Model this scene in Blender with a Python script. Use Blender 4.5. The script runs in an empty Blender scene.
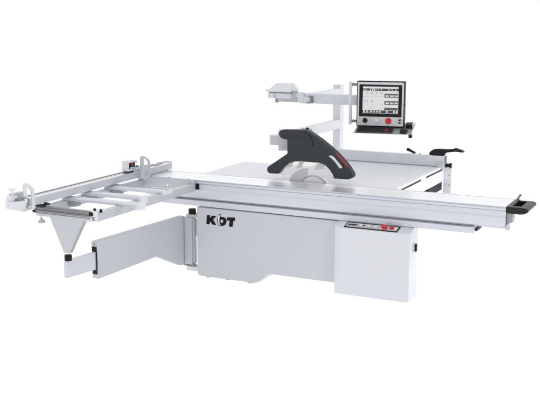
import bpy, bmesh, math, random
from mathutils import Vector, Matrix
random.seed(7)
scene = bpy.context.scene
col = scene.collection
R = math.radians

# ------------------------------------------------------------------ materials
def new_mat(name):
    m = bpy.data.materials.new(name); m.use_nodes = True
    nt = m.node_tree
    return m, nt, nt.nodes['Principled BSDF']

def mat(name, rgb, rough=.45, metal=0., var=.03, scale=6., bump=.0, bscale=400., stretch=(1, 1, 1), spec=.5, coat=0., rvar=.08):
    m, nt, b = new_mat(name)
    b.inputs['Metallic'].default_value = metal
    b.inputs['Specular IOR Level'].default_value = spec
    b.inputs['Coat Weight'].default_value = coat
    tc = nt.nodes.new('ShaderNodeTexCoord')
    mp = nt.nodes.new('ShaderNodeMapping'); mp.inputs['Scale'].default_value = stretch
    nt.links.new(tc.outputs['Object'], mp.inputs['Vector'])
    n = nt.nodes.new('ShaderNodeTexNoise'); n.inputs['Scale'].default_value = scale; n.inputs['Detail'].default_value = 5
    nt.links.new(mp.outputs['Vector'], n.inputs['Vector'])
    cr = nt.nodes.new('ShaderNodeValToRGB')
    cr.color_ramp.elements[0].position = .3; cr.color_ramp.elements[1].position = .7
    cr.color_ramp.elements[0].color = tuple(c * (1 - var) for c in rgb) + (1,)
    cr.color_ramp.elements[1].color = tuple(min(1, c * (1 + var)) for c in rgb) + (1,)
    nt.links.new(n.outputs['Fac'], cr.inputs['Fac']); nt.links.new(cr.outputs['Color'], b.inputs['Base Color'])
    mr = nt.nodes.new('ShaderNodeMapRange')
    mr.inputs['To Min'].default_value = max(.02, rough - rvar); mr.inputs['To Max'].default_value = rough + rvar
    nt.links.new(n.outputs['Fac'], mr.inputs['Value']); nt.links.new(mr.outputs['Result'], b.inputs['Roughness'])
    if bump:
        n2 = nt.nodes.new('ShaderNodeTexNoise'); n2.inputs['Scale'].default_value = bscale; n2.inputs['Detail'].default_value = 2
        nt.links.new(mp.outputs['Vector'], n2.inputs['Vector'])
        bp = nt.nodes.new('ShaderNodeBump'); bp.inputs['Strength'].default_value = bump; bp.inputs['Distance'].default_value = .002
        nt.links.new(n2.outputs['Fac'], bp.inputs['Height']); nt.links.new(bp.outputs['Normal'], b.inputs['Normal'])
    return m

def emit(name, rgb, s=.8):
    m, nt, b = new_mat(name)
    b.inputs['Base Color'].default_value = (.01, .01, .01, 1)
    b.inputs['Roughness'].default_value = .35
    b.inputs['Emission Color'].default_value = rgb + (1,)
    b.inputs['Emission Strength'].default_value = s
    return m

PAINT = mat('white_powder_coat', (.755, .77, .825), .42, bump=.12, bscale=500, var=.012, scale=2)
PAINT_G = mat('shaded_grey_powder_coat', (.625, .64, .69), .48, bump=.12, bscale=500, var=.015, scale=2)  # white coat with the cabinet's shade mixed in; grey plates share it
PLATE = mat('light_grey_steel', (.60, .615, .66), .4, bump=.08, bscale=500, var=.02, scale=3)
TABLE = mat('ground_table_top', (.72, .74, .79), .33, var=.015, scale=3, stretch=(1, 8, 8), bump=.03, bscale=60)
ALU = mat('anodised_aluminium', (.675, .695, .755), .30, metal=.2, var=.006, scale=14, stretch=(.3, 40, 40), rvar=.02)
ALU_TOP = mat('polished_lit_top', (.88, .89, .92), .29, metal=.9, var=.008, scale=10, stretch=(.3, 40, 40), rvar=.03)
def brushed(m):           # drawn along x: highlights spread across the grain
    nt = m.node_tree; b = nt.nodes['Principled BSDF']
    v = nt.nodes.new('ShaderNodeCombineXYZ'); v.inputs[1].default_value = 1
    nt.links.new(v.outputs[0], b.inputs['Tangent']); b.inputs['Anisotropic'].default_value = .6
brushed(ALU_TOP)
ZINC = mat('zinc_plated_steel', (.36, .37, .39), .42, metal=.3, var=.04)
TRAYM = mat('grey_tray_steel', (.42, .43, .45), .4, metal=.2)
ALU_Y = mat('anodised_aluminium_fence', (.67, .685, .735), .34, metal=.2, var=.008, scale=14, stretch=(40, .3, 40), rvar=.02)
GROOVE = mat('dark_grey_aluminium', (.30, .31, .33), .5, metal=.3)  # even dark grey metal for feet, pins, screws and small plates
DALU = mat('dark_anodised_profile', (.27, .275, .285), .40, metal=.5, var=.03, scale=10, stretch=(.5, 30, 30))
CAPW = mat('white_plastic', (.82, .83, .87), .4)
BLACK = mat('black_plastic', (.016, .017, .018), .45, var=.1, bump=.2, bscale=900, spec=.16)
HANDLE = mat('black_handle_plastic', (.018, .019, .020), .38, var=.1, bump=.15, bscale=700, spec=.22)
GUARD = mat('charcoal_guard_plastic', (.042, .048, .053), .50, var=.05, bump=.2, bscale=800, spec=.3)
GUARD2 = mat('charcoal_ridge_plastic', (.036, .040, .044), .42, var=.05, bump=.2, bscale=800, spec=.3)
def radial_steel():
    m, nt, b = new_mat('radial_brushed_steel')
    b.inputs['Base Color'].default_value = (.80, .805, .82, 1); b.inputs['Metallic'].default_value = 1
    b.inputs['Roughness'].default_value = .34; b.inputs['Anisotropic'].default_value = .85
    t = nt.nodes.new('ShaderNodeTangent'); t.direction_type = 'RADIAL'; t.axis = 'Y'
    nt.links.new(t.outputs[0], b.inputs['Tangent'])
    return m
BLADE = radial_steel()
TOOTH = mat('darkened_carbide_rim', (.34, .345, .36), .35, metal=.9, var=.15, scale=60)  # carbide teeth; rim darkened to paint in the blade's edge reflection
STEEL = mat('brushed_steel', (.62, .63, .65), .26, metal=1., var=.12, scale=12, bump=.05)
KNIFE = mat('riving_steel', (.66, .67, .69), .4, metal=.6, var=.08)
RED = mat('red_plastic', (.62, .022, .026), .35, var=.06)
KNOBW = mat('white_button_plastic', (.82, .82, .82), .3)
PINK = mat('pale_beige_metal', (.62, .56, .57), .45)
RIB = mat('pale_rose_plastic', (.82, .785, .795), .4)
INK = mat('black_ink', (.012, .012, .013), .5, spec=.12)
WHITEINK = mat('white_ink', (.85, .85, .86), .5)
KEYS = mat('dark_key_plastic', (.026, .028, .031), .5, bump=.1, spec=.15)
KEYB = mat('keyboard_base_plastic', (.075, .078, .085), .5, spec=.3)
REDMARK = mat('red_print', (.35, .02, .03), .5)
SILVER = mat('silver_bezel', (.66, .67, .71), .36, metal=.35)

def polycarb():
    m = bpy.data.materials.new('clear_polycarbonate'); m.use_nodes = True
    nt = m.node_tree; nt.nodes.clear()
    o = nt.nodes.new('ShaderNodeOutputMaterial'); mx = nt.nodes.new('ShaderNodeMixShader')
    t = nt.nodes.new('ShaderNodeBsdfTransparent'); t.inputs[0].default_value = (.975, .967, .970, 1)
    mx2 = nt.nodes.new('ShaderNodeMixShader'); d = nt.nodes.new('ShaderNodeBsdfDiffuse'); d.inputs[0].default_value = (.90, .875, .885, 1)
    g = nt.nodes.new('ShaderNodeBsdfGlossy'); g.inputs['Roughness'].default_value = .08
    mx.inputs[0].default_value = .26; mx2.inputs[0].default_value = .15
    nt.links.new(d.outputs[0], mx2.inputs[1]); nt.links.new(g.outputs[0], mx2.inputs[2])
    nt.links.new(t.outputs[0], mx.inputs[1]); nt.links.new(mx2.outputs[0], mx.inputs[2]); nt.links.new(mx.outputs[0], o.inputs[0])
    return m
CLEAR = polycarb()

# ------------------------------------------------------------------ mesh builder
AX = {'x': lambda u, v, w: (w, u, v),      # polygon in (y,z), extruded along x
      'y': lambda u, v, w: (u, w, v),      # polygon in (x,z), extruded along y
      'z': lambda u, v, w: (u, v, w)}      # polygon in (x,y), extruded along z

class MB:
    def __init__(s): s.bm = bmesh.new()
    def _face(s, vs, m, sm=False):
        try: f = s.bm.faces.new(vs)
        except ValueError: return
        f.material_index = m; f.smooth = sm
    def prism(s, pts, ax, a, b, m=0, f=None):
        fn = f or AX[ax]
        A = [s.bm.verts.new(fn(u, v, a)) for u, v in pts]; B = [s.bm.verts.new(fn(u, v, b)) for u, v in pts]
        s._face(A, m); s._face(B[::-1], m)
        n = len(pts)
        for i in range(n): s._face([A[i], A[(i + 1) % n], B[(i + 1) % n], B[i]], m)
        return s
    def loft(s, loops, m=0, closed=True):
        L = [[s.bm.verts.new(p) for p in lp] for lp in loops]
        for a, b in zip(L, L[1:]):
            for i in range(len(a)): s._face([a[i], a[(i + 1) % len(a)], b[(i + 1) % len(a)], b[i]], m)
        s._face(L[0], m); s._face(L[-1][::-1], m)
        return s
    def box(s, x0, x1, y0, y1, z0, z1, m=0):
        return s.prism([(x0, y0), (x1, y0), (x1, y1), (x0, y1)], 'z', z0, z1, m)
    def cyl(s, p, q, r0, r1=None, n=24, m=0):
        r1 = r0 if r1 is None else r1
        p, q = Vector(p), Vector(q); d = (q - p).normalized()
        u = d.orthogonal().normalized(); v = d.cross(u)
        cs = [(math.cos(2 * math.pi * i / n), math.sin(2 * math.pi * i / n)) for i in range(n)]
        return s.loft([[tuple(p + (u * c + v * k) * r0) for c, k in cs], [tuple(q + (u * c + v * k) * r1) for c, k in cs]], m)
    def lathe(s, base, prof, n=28, m=0, axis=(0, 0, 1)):
        d = Vector(axis).normalized(); u = d.orthogonal().normalized(); v = d.cross(u); b = Vector(base)
        return s.loft([[tuple(b + d * h + (u * math.cos(2 * math.pi * i / n) + v * math.sin(2 * math.pi * i / n)) * r) for i in range(n)] for r, h in prof], m)
    def holed(s, outer, holes, ax, a, b, m=0):
        cu = bpy.data.curves.new('tmp', 'CURVE'); cu.dimensions = '2D'; cu.fill_mode = 'BOTH'; cu.extrude = abs(b - a) / 2
        for pts in [outer] + holes:
            sp = cu.splines.new('POLY'); sp.points.add(len(pts) - 1); sp.use_cyclic_u = True
            for q, (u, v) in zip(sp.points, pts): q.co = (u, v, 0, 1)
        o = bpy.data.objects.new('tmp', cu); col.objects.link(o)
        dg = bpy.context.evaluated_depsgraph_get(); dg.update()
        me = bpy.data.meshes.new_from_object(o.evaluated_get(dg))
        mid = (a + b) / 2
        vs = [s.bm.verts.new(AX[ax](v.co.x, v.co.y, mid + v.co.z)) for v in me.vertices]
        for p in me.polygons: s._face([vs[i] for i in p.vertices], m)
        bpy.data.objects.remove(o); bpy.data.meshes.remove(me); bpy.data.curves.remove(cu)
        return s
    def build(s, name, mats, parent=None, bevel=.003, seg=2, loc=None, rot=None, weld=True):
        if weld: bmesh.ops.remove_doubles(s.bm, verts=s.bm.verts, dist=1e-6)
        bmesh.ops.recalc_face_normals(s.bm, faces=s.bm.faces)
        for f in s.bm.faces: f.smooth = True
        me = bpy.data.meshes.new(name); s.bm.to_mesh(me); s.bm.free()
        for m in (mats if isinstance(mats, (list, tuple)) else [mats]): me.materials.append(m)
        o = bpy.data.objects.new(name, me); col.objects.link(o)
        if parent: o.parent = parent
        if loc: o.location = loc
        if rot: o.rotation_euler = rot
        if bevel:
            b = o.modifiers.new('edge', 'BEVEL'); b.width = bevel; b.segments = seg; b.limit_method = 'ANGLE'; b.angle_limit = R(32)
            b.harden_normals = True; b.use_clamp_overlap = True
        try:
            me.set_sharp_from_angle(angle=R(35))
        except Exception: pass
        return o

def thing(o, label, cat, group=None):
    o['label'] = label; o['category'] = cat
    if group: o['group'] = group
def smooth(pts, k=2):
    for _ in range(k):
        out = []
        for i in range(len(pts)):
            p, q = pts[i], pts[(i + 1) % len(pts)]
            out += [(p[0] * .75 + q[0] * .25, p[1] * .75 + q[1] * .25), (p[0] * .25 + q[0] * .75, p[1] * .25 + q[1] * .75)]
        pts = out
    return pts

# ------------------------------------------------------------------ setting
g = MB(); g.box(-120, 120, -60, 160, -.1, 0)
FLOORM, nt, b = new_mat('glowing_white_floor')
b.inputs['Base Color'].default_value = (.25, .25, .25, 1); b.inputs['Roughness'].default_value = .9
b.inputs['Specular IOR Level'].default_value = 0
b.inputs['Emission Color'].default_value = (1, 1, 1, 1); b.inputs['Emission Strength'].default_value = .90  # added glow keeps the ground white and washes out shadows
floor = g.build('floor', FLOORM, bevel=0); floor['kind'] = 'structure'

# ------------------------------------------------------------------ the saw
saw = bpy.data.objects.new('panel_saw', None); col.objects.link(saw)
thing(saw, 'white sliding table panel saw with outrigger, black blade guard and control screen', 'panel saw')

# --- base cabinet
pc = [(-.36, .032), (-.345, .022), (.056, .023), (.15, .022), (.19, .024), (.23, .034), (.263, .062), (.295, .095), (.315, .112), (.345, .121),
      (.6, .120), (1.06, .119), (1.06, .640), (-.366, .640), (-.37, .06)]
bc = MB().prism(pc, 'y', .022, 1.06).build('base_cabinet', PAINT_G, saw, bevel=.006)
for x in (-.30, -.1, .12):
    for y in (.10, .98):
        MB().lathe((x, y, 0), [(.022, 0), (.024, .006), (.012, .012), (.012, .026)]).build('levelling_foot', GROOVE, bc, bevel=0)
lg = MB()
K = [(-.264, .575), (-.234, .576), (-.237, .551), (-.212, .575), (-.172, .575), (-.204, .541), (-.172, .497), (-.210, .497), (-.234, .527), (-.239, .497), (-.271, .498)]
T = [(-.065, .574), (.013, .579), (.010, .550), (-.005, .550), (-.013, .496), (-.048, .496), (-.041, .548), (-.070, .547)]
Do = [(-.107, .573), (-.08, .566), (-.07, .544), (-.076, .517), (-.095, .5), (-.119, .493), (-.145, .494), (-.159, .511), (-.161, .541), (-.155, .576), (-.14, .598), (-.126, .595), (-.133, .573)]
Dw = [(-.152, .575), (-.139, .590), (-.134, .588), (-.139, .558), (-.141, .528), (-.136, .508), (-.125, .501), (-.141, .501), (-.153, .516), (-.155, .541)]
Dh = [(-.126, .544), (-.117, .552), (-.105, .548), (-.102, .534), (-.111, .522), (-.124, .520), (-.129, .531)]
for p in (K, T): lg.prism(p, 'y', .0195, .023)
lg.prism(smooth(Do, 1), 'y', .0195, .023)
lg.prism(Dw, 'y', .0188, .0225, 1); lg.prism(smooth(Dh, 1), 'y', .0188, .0225, 2)
lg.build('logo', [INK, WHITEINK, PAINT_G], bc, bevel=0)

# --- lower rail of the slide
rail = MB()
rail.prism([(.0, .653), (.33, .653), (.33, .702), (.004, .702), (.0, .699)], 'x', -.70, 2.065)
base_rail = rail.build('base_rail', ALU, saw, bevel=.003)
MB().cyl((2.09, .015, .684), (2.075, .015, .684), .009).box(2.05, 2.078, .06, .2, .66, .685).build('rail_stop', BLACK, base_rail, bevel=.001)

# --- sliding table
TP = [(.338, .880), (.335, .735), (.335, .7035), (.045, .7035), (.045, .724), (.002, .724), (.0, .728), (.0, .795), (.007, .803), (.007, .843), (.013, .844), (.013, .8495),
      (.001, .8505), (.0, .853), (.0, .864), (.003, .867), (.010, .869), (.010, .875), (.004, .877), (.004, .880)]
TG = []                                    # shallow grooves in the running surface
for gy, gw, gd_ in ((.085, .004, .001), (.170, .005, .0015), (.245, .004, .001), (.316, .013, .016)):
    TG += [(gy, .880), (gy, .880 - gd_), (gy + gw, .880 - gd_), (gy + gw, .880)]
st = MB().prism(TP + TG, 'x', -.90, 2.300).build('sliding_table', [ALU, ALU_TOP], saw, bevel=.0012)
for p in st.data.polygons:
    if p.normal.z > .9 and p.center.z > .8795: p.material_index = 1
MB().box(-.357, -.330, -.004, .006, .800, .846).build('pocket_shade', INK, st, bevel=.001)  # dark block painted in for the shaded pocket beside the frame plate
# end cap with D-shaped push handle
hs = [(2.301, .842), (2.312, .832), (2.40, .829), (2.437, .834), (2.462, .851), (2.462, .866), (2.450, .876), (2.430, .880), (2.312, .881), (2.301, .876)]
h = MB().prism(hs, 'y', .004, .050)
h.prism([(2.301, .842), (2.312, .832), (2.335, .831), (2.335, .881), (2.312, .882), (2.301, .876)], 'y', .050, .335)
h.prism([(2.400, .830), (2.437, .835), (2.461, .852), (2.461, .866), (2.449, .8755), (2.430, .879), (2.400, .879)], 'y', .050, .315)
h.box(2.335, 2.400, .285, .315, .832, .878); h.box(2.336, 2.399, .051, .284, .838, .848)
hnd = h.build('end_handle', HANDLE, st, bevel=.005, seg=3)
MB().cyl((2.31, .325, .876), (2.335, .33, .915), .008).cyl((2.335, .33, .915), (2.337, .332, .921), .010).build('latch_pin', GROOVE, st, bevel=0)
MB().box(2.301, 2.345, .03, .10, .755, .828).build('end_bracket', ZINC, st)
MB().prism([(2.301, .700), (2.330, .700), (2.330, .722), (2.318, .745), (2.301, .745)], 'y', .012, .06).build('wiper', PLATE, st)
MB().prism([(.015, .726), (.325, .726), (.325, .870), (.015, .840)], 'x', 2.3005, 2.3015).build('end_plate', GROOVE, st, bevel=0)

# --- control cabinet with sloping button panel
zb, zt = .072, .622
def ring(z, dl, yf=-.12):      # plan outline: left chamfer size dl
    return [(.962, .11, z), (.962 + (.018 if dl < .01 else 0), -.055 - (.042 if dl < .01 else 0), z), (1.034 - (.046 if dl < .01 else 0), yf, z), (1.540, yf, z), (1.600, -.085, z), (1.600, .11, z)]
lo = [ring(zb, 0, -.105), ring(.30, .05), ring(zt, .05)]
top = [(.962, .11, .650), (.975, -.004, .6495), (1.040, -.006, .6485), (1.540, -.006, .6485), (1.600, -.004, .6495), (1.600, .11, .650)]
cc = MB().loft(lo + [top]).build('control_cabinet', PAINT, saw, bevel=.004)
s0, s1 = Vector((0, -.12, zt)), Vector((0, -.006, .6485))   # slope line (y,z)
def slope(x, t, off=0.):
    d = (s1 - s0); n = Vector((0, -d.z, d.y)).normalized()
    p = s0 + d * t + n * off
    return (x, p.y, p.z)
def slab(mb, x0, x1, t0, t1, o0, o1, m=0, sk=0.):
    mb.loft([[slope(x0, t0, o), slope(x1, t0, o), slope(x1 + sk, t1, o), slope(x0 + sk, t1, o)] for o in (o0, o1)], m)
bp = MB()
slab(bp, 1.056, 1.497, .12, .985, -.002, .0030, 0)
slab(bp, 1.066, 1.487, .24, .86, .001, .0042, 1)
slab(bp, 1.430, 1.480, .30, .80, .003, .0050, 2)
btn_panel = bp.build('button_panel', [INK, SILVER, WHITEINK], cc, bevel=0)
mk = MB(); x = 1.078
for wd in (.006, .010, .007, .011, .006, .009, .007, None, .011, .007, .012, .009):
    if wd is None: x += .016; continue
    slab(mk, x, x + wd, .42 + random.random() * .1, .66 + random.random() * .1, .003, .0052); x += wd + .0025
mk.build('panel_marking', INK, cc, bevel=0)
for x, m_, r_, hh, nm in ((1.187, KNOBW, .016, .010, 'push_button'), (1.255, KNOBW, .016, .010, 'push_button'), (1.312, KNOBW, .016, .010, 'push_button'),
                      (1.382, RED, .024, .024, 'stop_button'), (1.443, RED, .019, .018, 'stop_button')):
    c = slope(x, .5, .004); n = Vector((0, -(s1 - s0).z, (s1 - s0).y)).normalized() if False else Vector((0, -.24, .97))
    MB().lathe(c, [(r_ * .8, 0), (r_ * .8, hh * .45), (r_, hh * .5), (r_, hh * .9), (r_ * .8, hh)], axis=n).build(nm, m_, cc, bevel=0)
MB().cyl((1.600, .012, .490), (1.606, .012, .490), .040, .038).build('switch_plate', PLATE, cc, bevel=.002)
MB().box(1.606, 1.620, .012, .046, .458, .520).build('rotary_switch', BLACK, cc, bevel=.006)

# --- main table and side guide rail
mt = MB().prism([(-.487, .346), (1.306, .346), (1.306, 1.78), (.22, 1.78), (.22, 1.142), (-.487, 1.142)], 'z', .835, .878).build('main_table', TABLE, saw, bevel=.003)
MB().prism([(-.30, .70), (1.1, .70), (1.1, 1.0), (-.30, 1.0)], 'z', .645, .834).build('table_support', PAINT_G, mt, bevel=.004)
gr = MB()
gr.prism([(1.308, .858), (1.334, .858), (1.334, .8815), (1.308, .8815)], 'y', .35, 1.72)
gr.prism([(1.308, .735), (1.334, .735), (1.334, .842), (1.308, .842)], 'y', .35, 1.72)
guide = gr.build('guide_rail', CAPW, mt, bevel=.003)
MB().box(1.309, 1.3265, .352, 1.71, .8425, .8575).build('rail_slot', BLACK, mt, bevel=0)
MB().box(1.325, 1.3338, 1.02, 1.16, .843, .857).build('slot_key', CAPW, mt, bevel=0)
MB().box(1.20, 1.326, 1.28, 1.70, .655, .734).build('rail_bracket', BLACK, mt, bevel=.004)
MB().box(1.332, 1.408, 1.722, 1.76, .60, .905).build('rail_end_plate', CAPW, mt, bevel=.003)
for z in (.79, .70): MB().cyl((1.385, 1.7225, z), (1.385, 1.719, z), .005).build('plate_screw', GROOVE, mt, bevel=0)

# --- rip fence across the back
rf = MB().prism([(1.64, .884), (1.70, .884), (1.70, .982), (1.64, .982)], 'x', .225, 1.358).build('rip_fence', CAPW, saw, bevel=.003)
MB().prism(smooth([(1.2, .996), (1.23, 1.031), (1.268, 1.045), (1.421, 1.047), (1.454, 1.065), (1.478, 1.054), (1.511, 1.048), (1.54, 1.027), (1.516, 1.024), (1.464, 1.030), (1.422, 1.024), (1.356, 1.012), (1.357, .983), (1.222, .983)], 1), 'y', 1.645, 1.695).build('fence_handle', HANDLE, rf, bevel=.006)
MB().cyl((.992, 1.71, 1.010), (1.055, 1.70, .985), .013, .011).lathe((.985, 1.71, 1.013), [(.008, -.01), (.016, -.004), (.016, .012), (.01, .018)], axis=(-.9, 0, .3)).build('clamp_lever', HANDLE, rf, bevel=.002)
MB().box(1.10, 1.118, 1.66, 1.69, .982, .990).build('fence_clip', PLATE, rf)
MB().box(1.29, 1.362, 1.60, 1.638, .862, .925).cyl((1.325, 1.599, .895), (1.325, 1.590, .895), .022).build('fence_carriage', PLATE, rf, bevel=.004)
MB().box(1.362, 1.376, 1.64, 1.66, .895, .985).build('carriage_plate', GROOVE, rf, bevel=.002)
MB().cyl((1.365, 1.66, .895), (1.415, 1.66, .895), .016).cyl((1.405, 1.66, .895), (1.422, 1.66, .895), .024).cyl((1.366, 1.66, .895), (1.378, 1.66, .895), .022).build('carriage_knob', BLACK, rf, bevel=.002)

# --- overhead column and arms
pil = MB().box(.14, .22, 1.85, 1.95, .002, 1.595).build('overhead_column', CAPW, saw, bevel=.004)
MB().box(.141, .219, 1.20, 1.85, 1.472, 1.559).build('upper_arm', CAPW, pil, bevel=.004)
MB().prism([(.112, 1.472), (.112, 1.562), (.86, 1.562), (.86, 1.472)], 'y', 1.10, 1.198).build('cross_bar', PAINT, pil, bevel=.004)
MB().box(.141, .219, .42, 1.85, 1.163, 1.250).build('guard_arm', CAPW, pil, bevel=.004)
MB().box(-.15, .13, 1.14, 1.18, 1.472, 1.517).build('side_arm', PLATE, pil, bevel=.004)
MB().box(-.153, -.13, 1.136, 1.184, 1.462, 1.51).build('arm_end_cap', GROOVE, pil, bevel=.004)
MB().box(.105, .165, 1.085, 1.099, 1.480, 1.572).box(.150, .235, 1.088, 1.0985, 1.468, 1.535).build('arm_joint_plate', PAINT, pil, bevel=.003)
cl = MB(); cl.box(.205, .255, 1.08, 1.0985, 1.532, 1.540); cl.box(.232, .250, 1.078, 1.0985, 1.488, 1.532); cl.box(.195, .258, 1.08, 1.0985, 1.478, 1.487)
cl.build('joint_clamp', DALU, pil, bevel=.002)
MB().box(-.205, .035, 1.08, 1.26, 1.508, 1.556).build('dust_housing', PAINT, pil, bevel=.004)
MB().loft([[(-.207, 1.078, 1.566), (.037, 1.078, 1.566), (.037, 1.262, 1.566), (-.207, 1.262, 1.566)], [(-.205, 1.078, 1.576), (.036, 1.078, 1.576), (.036, 1.262, 1.576), (-.205, 1.262, 1.576)], [(-.175, 1.19, 1.640), (-.012, 1.19, 1.640), (-.012, 1.262, 1.640), (-.175, 1.262, 1.640)]]).build('housing_lid', PAINT, pil, bevel=.004)
MB().box(-.195, .028, 1.088, 1.25, 1.5565, 1.5655).build('housing_gap', DALU, pil, bevel=0)
MB().box(-.133, -.125, 1.0785, 1.082, 1.512, 1.552).build('housing_seam', ZINC, pil, bevel=0)
MB().cyl((.035, 1.12, 1.552), (.062, 1.12, 1.552), .014).cyl((.035, 1.12, 1.575), (.078, 1.12, 1.575), .007).build('housing_knob', PLATE, pil, bevel=.001)
MB().cyl((-.207, 1.12, 1.571), (-.240, 1.12, 1.575), .010, .006).build('housing_knob', PLATE, pil, bevel=.001)
MB().box(.44, .54, .43, .50, 1.262, 1.325).build('guard_mount', CAPW, pil, bevel=.004)
MB().cyl((.512, .37, 1.330), (.535, .37, 1.333), .008)\
    .build('mount_bolt', BLACK, pil, bevel=.001)
MB().box(.219, .46, .43, .49, 1.18, 1.30).build('mount_link', CAPW, pil, bevel=.004)

# --- blade guard
G = [(.28, 1.278), (.287, 1.299), (.308, 1.314), (.528, 1.322), (.569, 1.308), (.667, 1.252), (.745, 1.198), (.812, 1.146), (.869, 1.093), (.921, 1.039), (.958, .985), (.966, .966), (.955, .946), (.925, .932),
     (.794, .930), (.784, .962), (.753, 1.003), (.712, 1.039), (.661, 1.054), (.485, 1.054), (.437, 1.051), (.373, 1.032), (.321, .987), (.291, .946), (.278, .933), (.197, .930), (.176, .940), (.168, .960), (.172, .980), (.187, .994), (.363, 1.114), (.361, 1.234), (.319, 1.237), (.291, 1.252)]
gd = MB().prism(G, 'y', .312, .385).build('blade_guard', GUARD, saw, bevel=.007, seg=3)
RI = [(.303, 1.303), (.507, 1.313), (.569, 1.288), (.603, 1.234), (.601, 1.181), (.56, 1.222), (.508, 1.257), (.33, 1.247), (.309, 1.255), (.296, 1.278)]
MB().prism(smooth(RI, 1), 'y', .300, .314).build('grip_ridge', GUARD2, gd, bevel=.006, seg=3)
SL = [(.741, 1.121), (.782, 1.126), (.823, 1.088), (.879, 1.028), (.849, 1.017), (.813, 1.064), (.777, 1.099)]
MB().prism(smooth(SL, 1), 'y', .306, .314).build('slot_trim', STEEL, gd, bevel=.002)
RD = [(.812, 1.151), (.868, 1.099), (.924, 1.040), (.917, 1.035), (.861, 1.092), (.806, 1.144)]
MB().prism(RD, 'y', .309, .3135).build('red_strip', RED, gd, bevel=.002)
SH = [(.78, .935), (.763, .966), (.735, 1.005), (.70, 1.036), (.65, 1.056), (.46, 1.056), (.414, 1.053), (.35, 1.033), (.297, .989), (.267, .942), (.262, .926), (.80, .926)]
MB().prism(SH, 'y', .326, .330).build('clear_shield', CLEAR, gd, bevel=0)
MB().prism([(.168, 1.247), (.340, 1.255), (.340, 1.127), (.244, 1.122), (.239, 1.173), (.168, 1.169)], 'y', .392, .41).cyl((.296, .392, 1.165), (.296, .389, 1.165), .008).build('guard_bracket', PLATE, gd, bevel=.003)
for px, pw in ((.345, .05), (.43, .06), (.60, .09)):
    MB().prism([(px, .985), (px + pw, 1.0), (px + pw + .02, 1.048), (px + .04, 1.048)], 'y', .332, .335).build('guard_rib', RIB, gd, bevel=0)

# --- blade and riving knife
bl = MB(); n = 48; cx, cz, r0 = .598, .800, .142
pts = []
for i in range(n * 4):
    a = 2 * math.pi * i / (n * 4); rr = r0 * (1 if i % 4 in (0, 1) else .965)
    pts.append((rr * math.cos(a), rr * math.sin(a)))
bl.prism(pts, 'y', -.0010, .0020)
bl.prism([(.130 * math.cos(2 * math.pi * i / 64), .130 * math.sin(2 * math.pi * i / 64)) for i in range(64)], 'y', -.0016, -.0009, 1)
bo = bl.build('saw_blade', [TOOTH, BLADE], saw, bevel=0, loc=(cx, .342, cz))
MB().prism([(.365, .872), (.390, .918), (.425, .955), (.488, .990), (.546, .994), (.547, .872)], 'y', .3448, .3456).cyl((.518, .3447, .975), (.518, .3405, .975), .009, m=1).build('riving_knife', [KNIFE, CAPW], saw, bevel=0)

# --- crosscut frame (outrigger)
cf = MB()
cf.box(-.418, -.360, -1.395, -.036, .782, .846)      # right beam
cf.box(-.932, -.872, -1.395, -.036, .782, .846)      # left beam
cf.box(-.93, -.360, -.0355, -.003, .788, .884)       # plate on the slide
frame = cf.build('crosscut_frame', PLATE, saw, bevel=.003)
MB().prism([(-1.412, .800), (-1.39, .800), (-1.36, .806), (-1.36, .852), (-1.402, .852), (-1.402, .846), (-1.412, .843), (-1.412, .834), (-1.404, .832), (-1.404, .826), (-1.412, .824), (-1.412, .812), (-1.406, .810)], 'x', -.933, -.418).build('outer_profile', DALU, frame, bevel=.001)
MB().box(-.418, -.3595, -1.414, -1.395, .781, .856).box(-.43, -.3595, -1.395, -1.33, .847, .858).build('corner_block', CAPW, frame, bevel=.003)
MB().cyl((-.408, -1.4145, .838), (-.408, -1.420, .838), .017).build('profile_end', BLACK, frame, bevel=.001)
for (bx, by, bz) in ((-.408, -1.37, .858), (-.352, -1.37, .858)):
    MB().lathe((bx, by, bz), [(.011, -.01), (.011, .012), (.008, .015)]).build('bolt', BLACK, frame, bevel=0)
for bz in (.812, .797):
    MB().box(-.402, -.378, -1.4158, -1.413, bz - .003, bz + .003).build('block_slot', BLACK, frame, bevel=0)
V = [(-.931, .809), (-.419, .811), (-.419, .780), (-.475, .777), (-.617, .524), (-.622, .517), (-.677, .517), (-.799, .779), (-.930, .779)]
MB().prism(V, 'y', -1.4085, -1.396).build('support_bracket', PAINT_G, frame, bevel=.001)
MB().prism([(-.475, .777), (-.4705, .777), (-.6125, .522), (-.617, .524)], 'y', -1.4145, -1.386).build('bracket_flange', ZINC, frame, bevel=.001)
MB().lathe((-.897, -1.385, .722), [(.029, 0), (.029, .008), (.012, .030), (.010, .034), (.006, .038), (.006, .062)]).build('levelling_pad', PLATE, frame, bevel=0)
MB().prism([(-.945, .848), (-.86, .850), (-.845, .866), (-.815, .868), (-.815, .880), (-.85, .884), (-.87, .868), (-.945, .862)], 'y', -1.405, -1.375).build('clamp_lever', BLACK, frame, bevel=.003)
MB().cyl((-.933, -1.40, .818), (-.955, -1.40, .818), .018).cyl((-.95, -1.40, .80), (-.945, -1.40, .836), .008).build('clamp_knob', BLACK, frame, bevel=.002)
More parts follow.
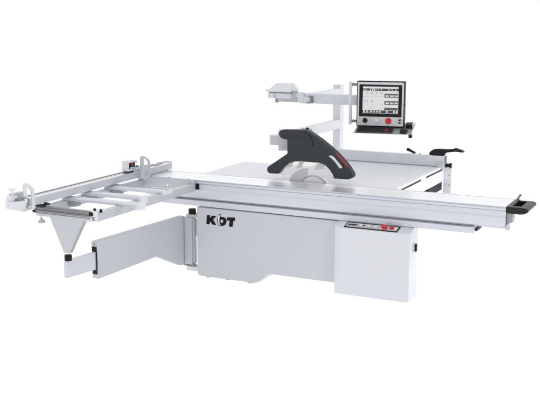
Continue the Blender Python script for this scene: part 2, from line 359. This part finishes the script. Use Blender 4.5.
for (x0, x1, y0, y1, z0, z1, ribs) in ((-.925, -.335, -.550, -.440, .846, .872, 1), (-.925, -.345, -.862, -.785, .846, .876, 0), (-.925, -.205, -1.100, -1.018, .846, .872, 0)):
    m_ = MB()
    prof = [(y0, z0), (y1, z0), (y1, z1 - .012), (y1 - .012, z1), (y0 + .022, z1), (y0 + .012, z1 - .002), (y0, z1 - .012)]
    m_.prism(prof, 'x', x0, x1 - .02)
    cb = m_.build('crossbar', ALU, frame, bevel=.003)
    MB().box(-.871, -.80, y0 + .01, y1 - .004, .800, z0 - .0005).build('bar_shade_block', ZINC, frame, bevel=.002)  # added dark block standing in for shade below the crossbar
    MB().box(x1 - .0195, x1 + .012, y0 - .004, y1 + .004, z0 - .022 if not ribs else z0 - .004, z1 + .004).build('end_cap', CAPW, frame, bevel=.004)
    if ribs:
        rl = MB(); x = x0 + .02
        while x < x1 - .06:
            rl.box(x, x + .026, y1 - .034, y1 - .008, z1 - .001, z1 + .006); x += .044
        rl.build('roller_strip', STEEL, frame, bevel=.001)
MB().cyl((-.345, -.47, .874), (-.352, -.475, .898), .008).lathe((-.352, -.475, .896), [(.008, 0), (.017, .006), (.017, .014), (.01, .018)], axis=(-.3, -.2, 1)).cyl((-.34, -.50, .876), (-.33, -.505, .890), .010).build('bar_lever', STEEL, frame, bevel=0)

for x in (-.80, -.62, -.42):
    MB().lathe((x, -.020, .8838), [(.010, 0), (.010, .003), (.006, .0045)]).build('plate_bolt', ZINC, frame, bevel=0)
# --- crosscut fence with flip stops
FP = [(-.850, .882), (-.850, .940), (-.854, .945), (-.880, .945), (-.882, .941), (-.887, .941), (-.889, .947), (-.905, .947), (-.907, .942), (-.915, .942), (-.917, .950), (-.930, .950), (-.930, .882)]
fe = MB().prism(FP, 'y', -1.565, .398).build('crosscut_fence', [ALU_Y, ALU_TOP], saw, bevel=.001)
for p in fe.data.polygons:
    if p.normal.z > .6: p.material_index = 1  # upward faces take the brighter metal, painting in top light
tk = MB(); y = -1.54
while y < .36:
    tk.box(-.9165, -.9065, y, y + .020, .9425, .9530); y += .036
tk.build('fence_rack', ZINC, fe, bevel=0)
MB().box(-.930, -.850, .3985, .406, .884, .955).build('fence_end_cap', CAPW, fe, bevel=.002)
MB().cyl((-.90, .25, .948), (-.90, .25, .962), .018, .014).build('fence_screw', PLATE, fe, bevel=.001)
MB().cyl((-.90, .30, .948), (-.90, .30, .958), .012).build('fence_screw', PLATE, fe, bevel=.001)
MB().box(-.92, -.87, .16, .23, .947, .957).build('fence_clip', PLATE, fe, bevel=.001)
FO = [(-.171, 1.073), (-.146, 1.079), (-.108, 1.068), (-.057, 1.043), (-.026, 1.013), (-.032, .900), (-.052, .880), (-.085, .872), (-.117, .870), (-.155, .880), (-.176, .897)]
FH1 = [(-.122, 1.060), (-.087, 1.044), (-.056, 1.013), (-.055, .990), (-.126, .999)]
FH2 = [(-.124, .945), (-.058, .936), (-.059, .903), (-.088, .893), (-.125, .899)]
MB().holed(FO, [FH1, FH2], 'x', -.812, -.800).build('flip_stop', PAINT_G, fe, bevel=.0015)
MB().box(-.93, -.812, -.200, -.150, .952, .985).box(-.89, -.80, -.25, -.165, .962, .992).build('stop_carriage', PLATE, fe, bevel=.003)
MB().cyl((-.82, -.205, .99), (-.82, -.205, 1.005), .013).cyl((-.80, -.225, .965), (-.792, -.225, .965), .010).build('stop_screw', GROOVE, fe, bevel=0)
rd = MB().box(-.902, -.836, -.315, -.225, .962, 1.052).build('readout_box', CAPW, fe, bevel=.005)
MB().box(-.89, -.84, -.31, -.285, .950, .9618).build('readout_foot', BLACK, fe, bevel=.002)
MB().box(-.89, -.84, -.255, -.23, .950, .9618).build('readout_foot', BLACK, fe, bevel=.002)
dp = MB()
dp.box(-.8365, -.828, -.318, -.222, .978, 1.038, 3)
dp.box(-.8285, -.8265, -.312, -.228, .981, 1.035, 0); dp.box(-.827, -.8255, -.282, -.250, 1.010, 1.028, 1); dp.box(-.827, -.8255, -.300, -.240, .984, .998, 2)
dp.build('readout_display', [INK, emit('display_red', (.42, .01, .02), .8), emit('display_cyan', (.20, .58, .80), .9), CAPW], fe, bevel=0)
MB().box(-.86, -.82, -.222, -.196, 1.025, 1.048).build('readout_lug', CAPW, fe, bevel=.004)
# outer stop assembly
LO = [(-1.676, 1.062), (-1.664, 1.078), (-1.640, 1.074), (-1.600, 1.053), (-1.566, 1.022), (-1.560, 1.000), (-1.566, .866), (-1.598, .868), (-1.592, .999), (-1.605, 1.020), (-1.636, 1.046), (-1.645, 1.046), (-1.645, .930), (-1.676, .930)]
MB().prism(LO, 'x', -.812, -.798).build('flip_stop', CAPW, fe, bevel=.003)
MB().prism([(-1.740, .897), (-1.566, .880), (-1.566, .985), (-1.60, 1.002), (-1.725, 1.004), (-1.740, .985)], 'x', -.90, -.862).build('stop_carriage', PAINT_G, fe, bevel=.004)
MB().box(-.90, -.80, -1.680, -1.566, .868, .880).build('carriage_foot', CAPW, fe, bevel=.003)
MB().prism([(-1.776, .897), (-1.668, .885), (-1.668, .935), (-1.690, .955), (-1.776, .955)], 'x', -.861, -.796).box(-.893, -.8615, -1.776, -1.7705, .900, .955).build('end_block', CAPW, fe, bevel=.003)
MB().box(-.895, -.838, -1.764, -1.700, .9555, .992).build('block_riser', CAPW, fe, bevel=.004)
MB().box(-.838, -.808, -1.730, -1.690, .9555, .970).cyl((-.82, -1.69, .9555), (-.80, -1.66, .975), .010).build('block_catch', GROOVE, fe, bevel=.001)
MB().cyl((-.845, -1.66, .95), (-.815, -1.66, .95), .018).build('block_catch', ZINC, fe, bevel=.001)
MB().lathe((-.86, -1.735, .992), [(.005, 0), (.005, .024), (.010, .028), (.026, .046), (.026, .052), (.018, .054)]).build('clamp_knob', CAPW, fe, bevel=0)

# --- swing arm carrying the outrigger
H = Vector((-.522, .10, 0)); D = Vector((-.106, -.9944, 0)); N = Vector((-.9944, .106, 0))
def arm(u, v, w): p = H + D * u + N * w; return (p.x, p.y, v)
AP = [(.02, .533), (.02, .100), (.035, .095), (.065, .094), (.12, .107), (.42, .248), (1.150, .222), (1.150, .525)]
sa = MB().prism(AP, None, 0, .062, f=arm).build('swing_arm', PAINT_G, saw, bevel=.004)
inner = MB().prism([(1.12, .300), (1.475, .305), (1.475, .440), (1.12, .445)], None, .0105, .044, f=arm).build('telescopic_arm', ALU, sa, bevel=.003)
MB().prism([(1.1505, .262), (1.160, .262), (1.160, .298), (1.1505, .298)], None, .006, .050, f=arm).prism([(1.1505, .446), (1.160, .446), (1.160, .482), (1.1505, .482)], None, .006, .050, f=arm).prism([(1.1505, .298), (1.158, .298), (1.158, .446), (1.1505, .446)], None, .0015, .009, f=arm).build('guide_roller', BLACK, sa, bevel=.001)
pt_ = arm(1.460, 0, .010)
MB().lathe((pt_[0], pt_[1], .4405), [(.025, 0), (.028, .005), (.028, .042), (.025, .047)]).build('tip_cap', BLACK, sa, bevel=0)
MB().cyl((pt_[0], pt_[1], .490), (pt_[0], pt_[1], .516), .008).prism([(pt_[0] - .012, -1.395), (pt_[0] + .02, -1.395), (pt_[0] + .02, pt_[1] + .012), (pt_[0] - .012, pt_[1] + .012)], 'z', .516, .523).build('support_pin', STEEL, sa, bevel=0)
MB().cyl(arm(1.1505, .505, .03), arm(1.153, .505, .03), .005).build('arm_screw', BLACK, sa, bevel=0)
# hinge
MB().box(-.520, -.442, .055, .145, .100, .530).cyl((-.436, .085, .100), (-.436, .085, .530), .012).build('hinge_post', PLATE, saw, bevel=.010, seg=3)
hb = MB().box(-.50, -.372, .06, .15, .532, .555).build('hinge_bracket', PINK, saw, bevel=.003)
MB().lathe((-.459, .10, .5555), [(.031, 0), (.033, .004), (.033, .040), (.029, .045)]).build('hinge_cap', BLACK, hb, bevel=0)
hb2 = MB().box(-.505, -.372, .06, .15, .045, .088).build('hinge_bracket', PAINT, saw, bevel=.006)
MB().cyl((-.44, .075, .085), (-.44, .075, .110), .018).box(-.53, -.46, .06, .14, .088, .0945).build('hinge_washer', GROOVE, hb2, bevel=0)
MB().box(-.445, -.371, .10, .15, .36, .50).build('hinge_stay', PAINT, saw, bevel=.003)

# --- control screen
M0 = (.72, 1.0, 1.295); MR = (0, 0, R(10)); TR = (math.atan(.25), 0, R(10))
def rr(x0, x1, z0, z1, r=.01, n=4):
    out = []
    for cx, cz, a0 in ((x1 - r, z1 - r, 0), (x0 + r, z1 - r, 90), (x0 + r, z0 + r, 180), (x1 - r, z0 + r, 270)):
        for i in range(n + 1):
            a = R(a0 + 90 * i / n); out.append((cx + r * math.cos(a), cz + r * math.sin(a)))
    return out
mon = MB().prism(rr(.0, .428, .004, .404, .008), 'y', .006, .075).build('control_monitor', BLACK, saw, bevel=.003, loc=M0, rot=MR)
MB().prism(rr(.008, .420, .010, .396, .008), 'y', .0005, .012).build('bezel', SILVER, mon, bevel=.002)
MB().prism(rr(.024, .404, .091, .374, .006), 'y', -.0015, .004).build('screen_border', BLACK, mon, bevel=.001)
scr = MB(); U0, U1, Z0, Z1 = .056, .374, .121, .357
UI = [emit('ui_white', (.80, .80, .82), .85), emit('ui_grey', (.60, .60, .62), .85), emit('ui_dark', (.035, .035, .038), .8), emit('ui_slate', (.11, .11, .12), .8),
      emit('ui_red', (.72, .10, .10), .8), emit('ui_pale_red', (.80, .42, .40), .85), emit('ui_cyan', (.12, .60, .80), .85), emit('ui_yellow', (.70, .66, .30), .85)]
def q(u0, u1, v0, v1, m, lay=1):
    scr.box(U0 + (U1 - U0) * u0, U0 + (U1 - U0) * u1, -.0022 - .0006 * lay, -.0012, Z1 - (Z1 - Z0) * v1, Z1 - (Z1 - Z0) * v0, m)
q(0, 1, 0, 1, 0, 0)
q(0, 1, .07, .155, 2)
for u in (.02, .08, .28, .36, .42, .50): q(u, u + .025 + .02 * random.random(), .09, .135, 1, 2)
for u in (.70, .80, .90): q(u, u + .05, .095, .135, 1, 2)
for u in (.2, .26, .32): q(u, u + .02, .065, .16, 0, 3)
q(.20, .225, .015, .05, 6)
q(0, .60, .165, .345, 0, 1); q(0, .60, .395, .60, 0, 1); q(0, .60, .36, .38, 1, 1); q(0, .60, .65, .655, 1, 1); q(0, .60, .83, .835, 1, 1)
q(0, .6, .66, .825, 1, 2) if False else None
for r0, us in ((.26, (.13, .26, .39, .52)), (.57, (.06, .13, .27))):
    for u in us: q(u - .025, u + .025, r0 - .07, r0 + .02, 1, 2); q(u - .012, u + .015, r0 - .03, r0 - .01, 4 if u > .2 else 5, 3)
q(.235, .265, .74, .81, 5, 2); q(.243, .257, .755, .80, 0, 3)
for v0, v1 in ((.255, .40), (.53, .67), (.78, .875)):
    q(.61, .99, v0, v1, 3, 1)
for v in (.345, .61):
    for u, w in ((.64, .10), (.77, .10), (.90, .075)): q(u, u + w, v - .03, v + .025, 0, 2)
for i in range(6): q(.74 + i * .018, .765 + i * .018, .70 - i * .022, .715 - i * .022, 4, 3)
q(.50, .58, .685, .70, 7, 2)
q(0, 1, .885, .985, 2, 1)
for i, u in enumerate((.02, .11, .21, .30, .39, .47, .66, .86, .94)): q(u, u + .052, .90, .965, 0, 2); q(u + .014, u + .036, .915, .945, (7, 5, 0, 4, 5, 4, 1, 0, 1)[i], 3)
scr.build('screen', UI, mon, bevel=0)
for x, m_, r_ in ((.080, BLACK, .019), (.185, KNOBW, .018), (.289, RED, .024)):
    MB().lathe((x, .0, .056), [(r_ * 1.15, 0), (r_ * 1.15, .004), (r_, .005), (r_, .018), (r_ * .85, .021)], axis=(0, -1, 0)).build('button', m_, mon, bevel=0)
pp = MB()
for zz in (.066, .042):
    pp.box(.372, .380, -.0008, .002, zz - .004, zz + .004); pp.box(.384, .398, -.0012, .002, zz - .008, zz + .008); pp.box(.401, .408, -.0008, .002, zz - .003, zz + .003)
pp.build('port', INK, mon, bevel=0)
MB().box(-.072, -.044, .0, .030, .015, .398).build('grip_bar', PAINT, mon, bevel=.008, seg=3)
MB().box(-.046, .004, .006, .028, .358, .384).build('grip_bracket', DALU, mon, bevel=.003)
MB().box(-.046, .004, .006, .028, .034, .058).build('grip_bracket', DALU, mon, bevel=.003)
for p_, q_ in (((.004, .03, .2), (-.003, .03, .2)), ((.424, .03, .2), (.433, .03, .2)), ((.2, .012, .400), (.2, .012, .408))): MB().cyl(p_, q_, .007).build('latch', BLACK, mon, bevel=0)
MB().box(.16, .26, .076, .14, .18, .26).build('monitor_mount', PLATE, mon, bevel=.004)

tray = MB().box(.0, .508, -.125, .145, -.018, -.012).box(.505, .512, -.125, .145, -.018, .0).build('keyboard_tray', TRAYM, saw, bevel=.002, loc=M0, rot=TR)
MB().cyl((.498, -.092, -.018), (.498, -.092, -.052), .016, .018).build('tray_knob', BLACK, tray, bevel=.002)
MB().box(.10, .33, -.002, .14, -.060, -.0185).build('tray_bracket', PLATE, tray, bevel=.003)

kb = MB().prism(rr(.020, .342, -.125, -.004, .006), 'z', -.0115, -.001).build('keyboard', KEYB, bevel=.002, loc=M0, rot=TR)
thing(kb, 'black computer keyboard lying on the tilted tray under the screen', 'keyboard')
kk = MB()
for r in range(6):
    y0 = -.119 + r * .0187
    if r == 0: widths = [1.3, 1.1, 1.1, 5.4, 1.1, 1.1, 1.1, 1, 1, 1]
    else: widths = [[1.6, 1.3, 1.2, 1, 1][r - 1]] + [1] * 12 + [[1.0, 1.4, 1.3, 1.2, 1.2][r - 1]]
    tot = sum(widths); x = .027
    for w_ in widths:
        dx = w_ / tot * .308
        kk.loft([[(x + .001, y0, -.0012), (x + dx - .001, y0, -.0012), (x + dx - .001, y0 + .0165, -.0012), (x + .001, y0 + .0165, -.0012)],
                 [(x + .003, y0 + .002, .005), (x + dx - .003, y0 + .002, .005), (x + dx - .003, y0 + .0145, .005), (x + .003, y0 + .0145, .005)]], 1 if (x > .26 and x < .30 and 1 <= r <= 3) else 0)
        x += dx
kk.build('keys', [KEYS, REDMARK], kb, bevel=0)

def blob(name, x0, x1, y0, y1, hgt, m_):
    L = []
    for t, k in ((0, .96), (.25, 1.), (.6, .94), (.85, .78), (1, .55)):
        cx, cy = (x0 + x1) / 2, (y0 + y1) / 2; a, b_ = (x1 - x0) / 2 * k, (y1 - y0) / 2 * k
        L.append([(cx + a * math.copysign(abs(math.cos(2 * math.pi * i / 28)) ** .6, math.cos(2 * math.pi * i / 28)), cy + b_ * math.copysign(abs(math.sin(2 * math.pi * i / 28)) ** .6, math.sin(2 * math.pi * i / 28)), -.0115 + hgt * t) for i in range(28)])
    return MB().loft(L).build(name, m_, bevel=0, loc=M0, rot=TR)
ms = blob('mouse', .405, .470, -.118, -.030, .030, HANDLE)
thing(ms, 'small black computer mouse on the tray right of the keyboard', 'mouse')
MB().cyl((.4335, -.050, .013), (.4415, -.050, .013), .006).build('scroll_wheel', KEYB, ms, bevel=0)
pb = MB().prism(rr(.440, .500, .012, .075, .006), 'z', -.0115, .028).build('pendant_box', HANDLE, bevel=.004, loc=M0, rot=TR)
thing(pb, 'little black box standing on the back corner of the tray beside the screen', 'box')
MB().box(.500, .506, .014, .073, -.011, .026).build('side_plate', PLATE, pb, bevel=.001)

# ------------------------------------------------------------------ light
w = bpy.data.worlds.new('World'); scene.world = w; w.use_nodes = True
nt = w.node_tree; bg = nt.nodes['Background']
tc = nt.nodes.new('ShaderNodeTexCoord'); sp = nt.nodes.new('ShaderNodeSeparateXYZ')
nt.links.new(tc.outputs['Generated'], sp.inputs[0])
def math_node(op, a, b_):
    n = nt.nodes.new('ShaderNodeMath'); n.operation = op
    for k, v in enumerate((a, b_)):
        if isinstance(v, (int, float)): n.inputs[k].default_value = v
        else: nt.links.new(v, n.inputs[k])
    return n.outputs[0]
# studio dome: white all round, weaker towards the operator's side and weakest towards the right
fy = math_node('MULTIPLY', math_node('MAXIMUM', math_node('MULTIPLY', sp.outputs['Y'], -1.), 0.), .42)
fx = math_node('MULTIPLY', math_node('MAXIMUM', sp.outputs['X'], 0.), .90)
fz = math_node('MULTIPLY', math_node('MAXIMUM', sp.outputs['Z'], 0.), .22)
nt.links.new(math_node('ADD', math_node('SUBTRACT', math_node('SUBTRACT', 1.03, fy), fx), fz), bg.inputs['Strength'])
bg.inputs['Color'].default_value = (1, 1, 1, 1)

def area(name, loc, target, size, power, color=(1, 1, 1)):
    l = bpy.data.lights.new(name, 'AREA'); l.shape = 'RECTANGLE'; l.size = size[0]; l.size_y = size[1]; l.energy = power; l.color = color
    o = bpy.data.objects.new(name, l); col.objects.link(o); o.location = loc
    o.rotation_euler = (Vector(target) - Vector(loc)).to_track_quat('-Z', 'Y').to_euler()
    return o
area('softbox', (5.2, 2.0, 1.5), (.6, .3, .6), (2.2, 2.0), 72)

area('front_softbox', (5.2, -3.2, 2.2), (.3, 0, .5), (1.6, 1.6), 30)

# ------------------------------------------------------------------ camera
cam = bpy.data.cameras.new('camera'); co = bpy.data.objects.new('camera', cam); col.objects.link(co)
co.location = (3.7839, -6.93385, 2.25634)
co.rotation_euler = (R(90 - 11.215), 0, R(26.316))
cam.sensor_width = 36; cam.sensor_fit = 'HORIZONTAL'; cam.angle = 2 * math.atan(270 / 948.64)
cam.clip_end = 500; cam.clip_start = .05
scene.camera = co
scene.view_settings.view_transform = 'Standard'; scene.view_settings.look = 'None'
scene.view_settings.exposure = 0; scene.view_settings.gamma = 1
scene.render.engine = 'CYCLES'
scene.cycles.use_denoising = True
scene.cycles.max_bounces = 8
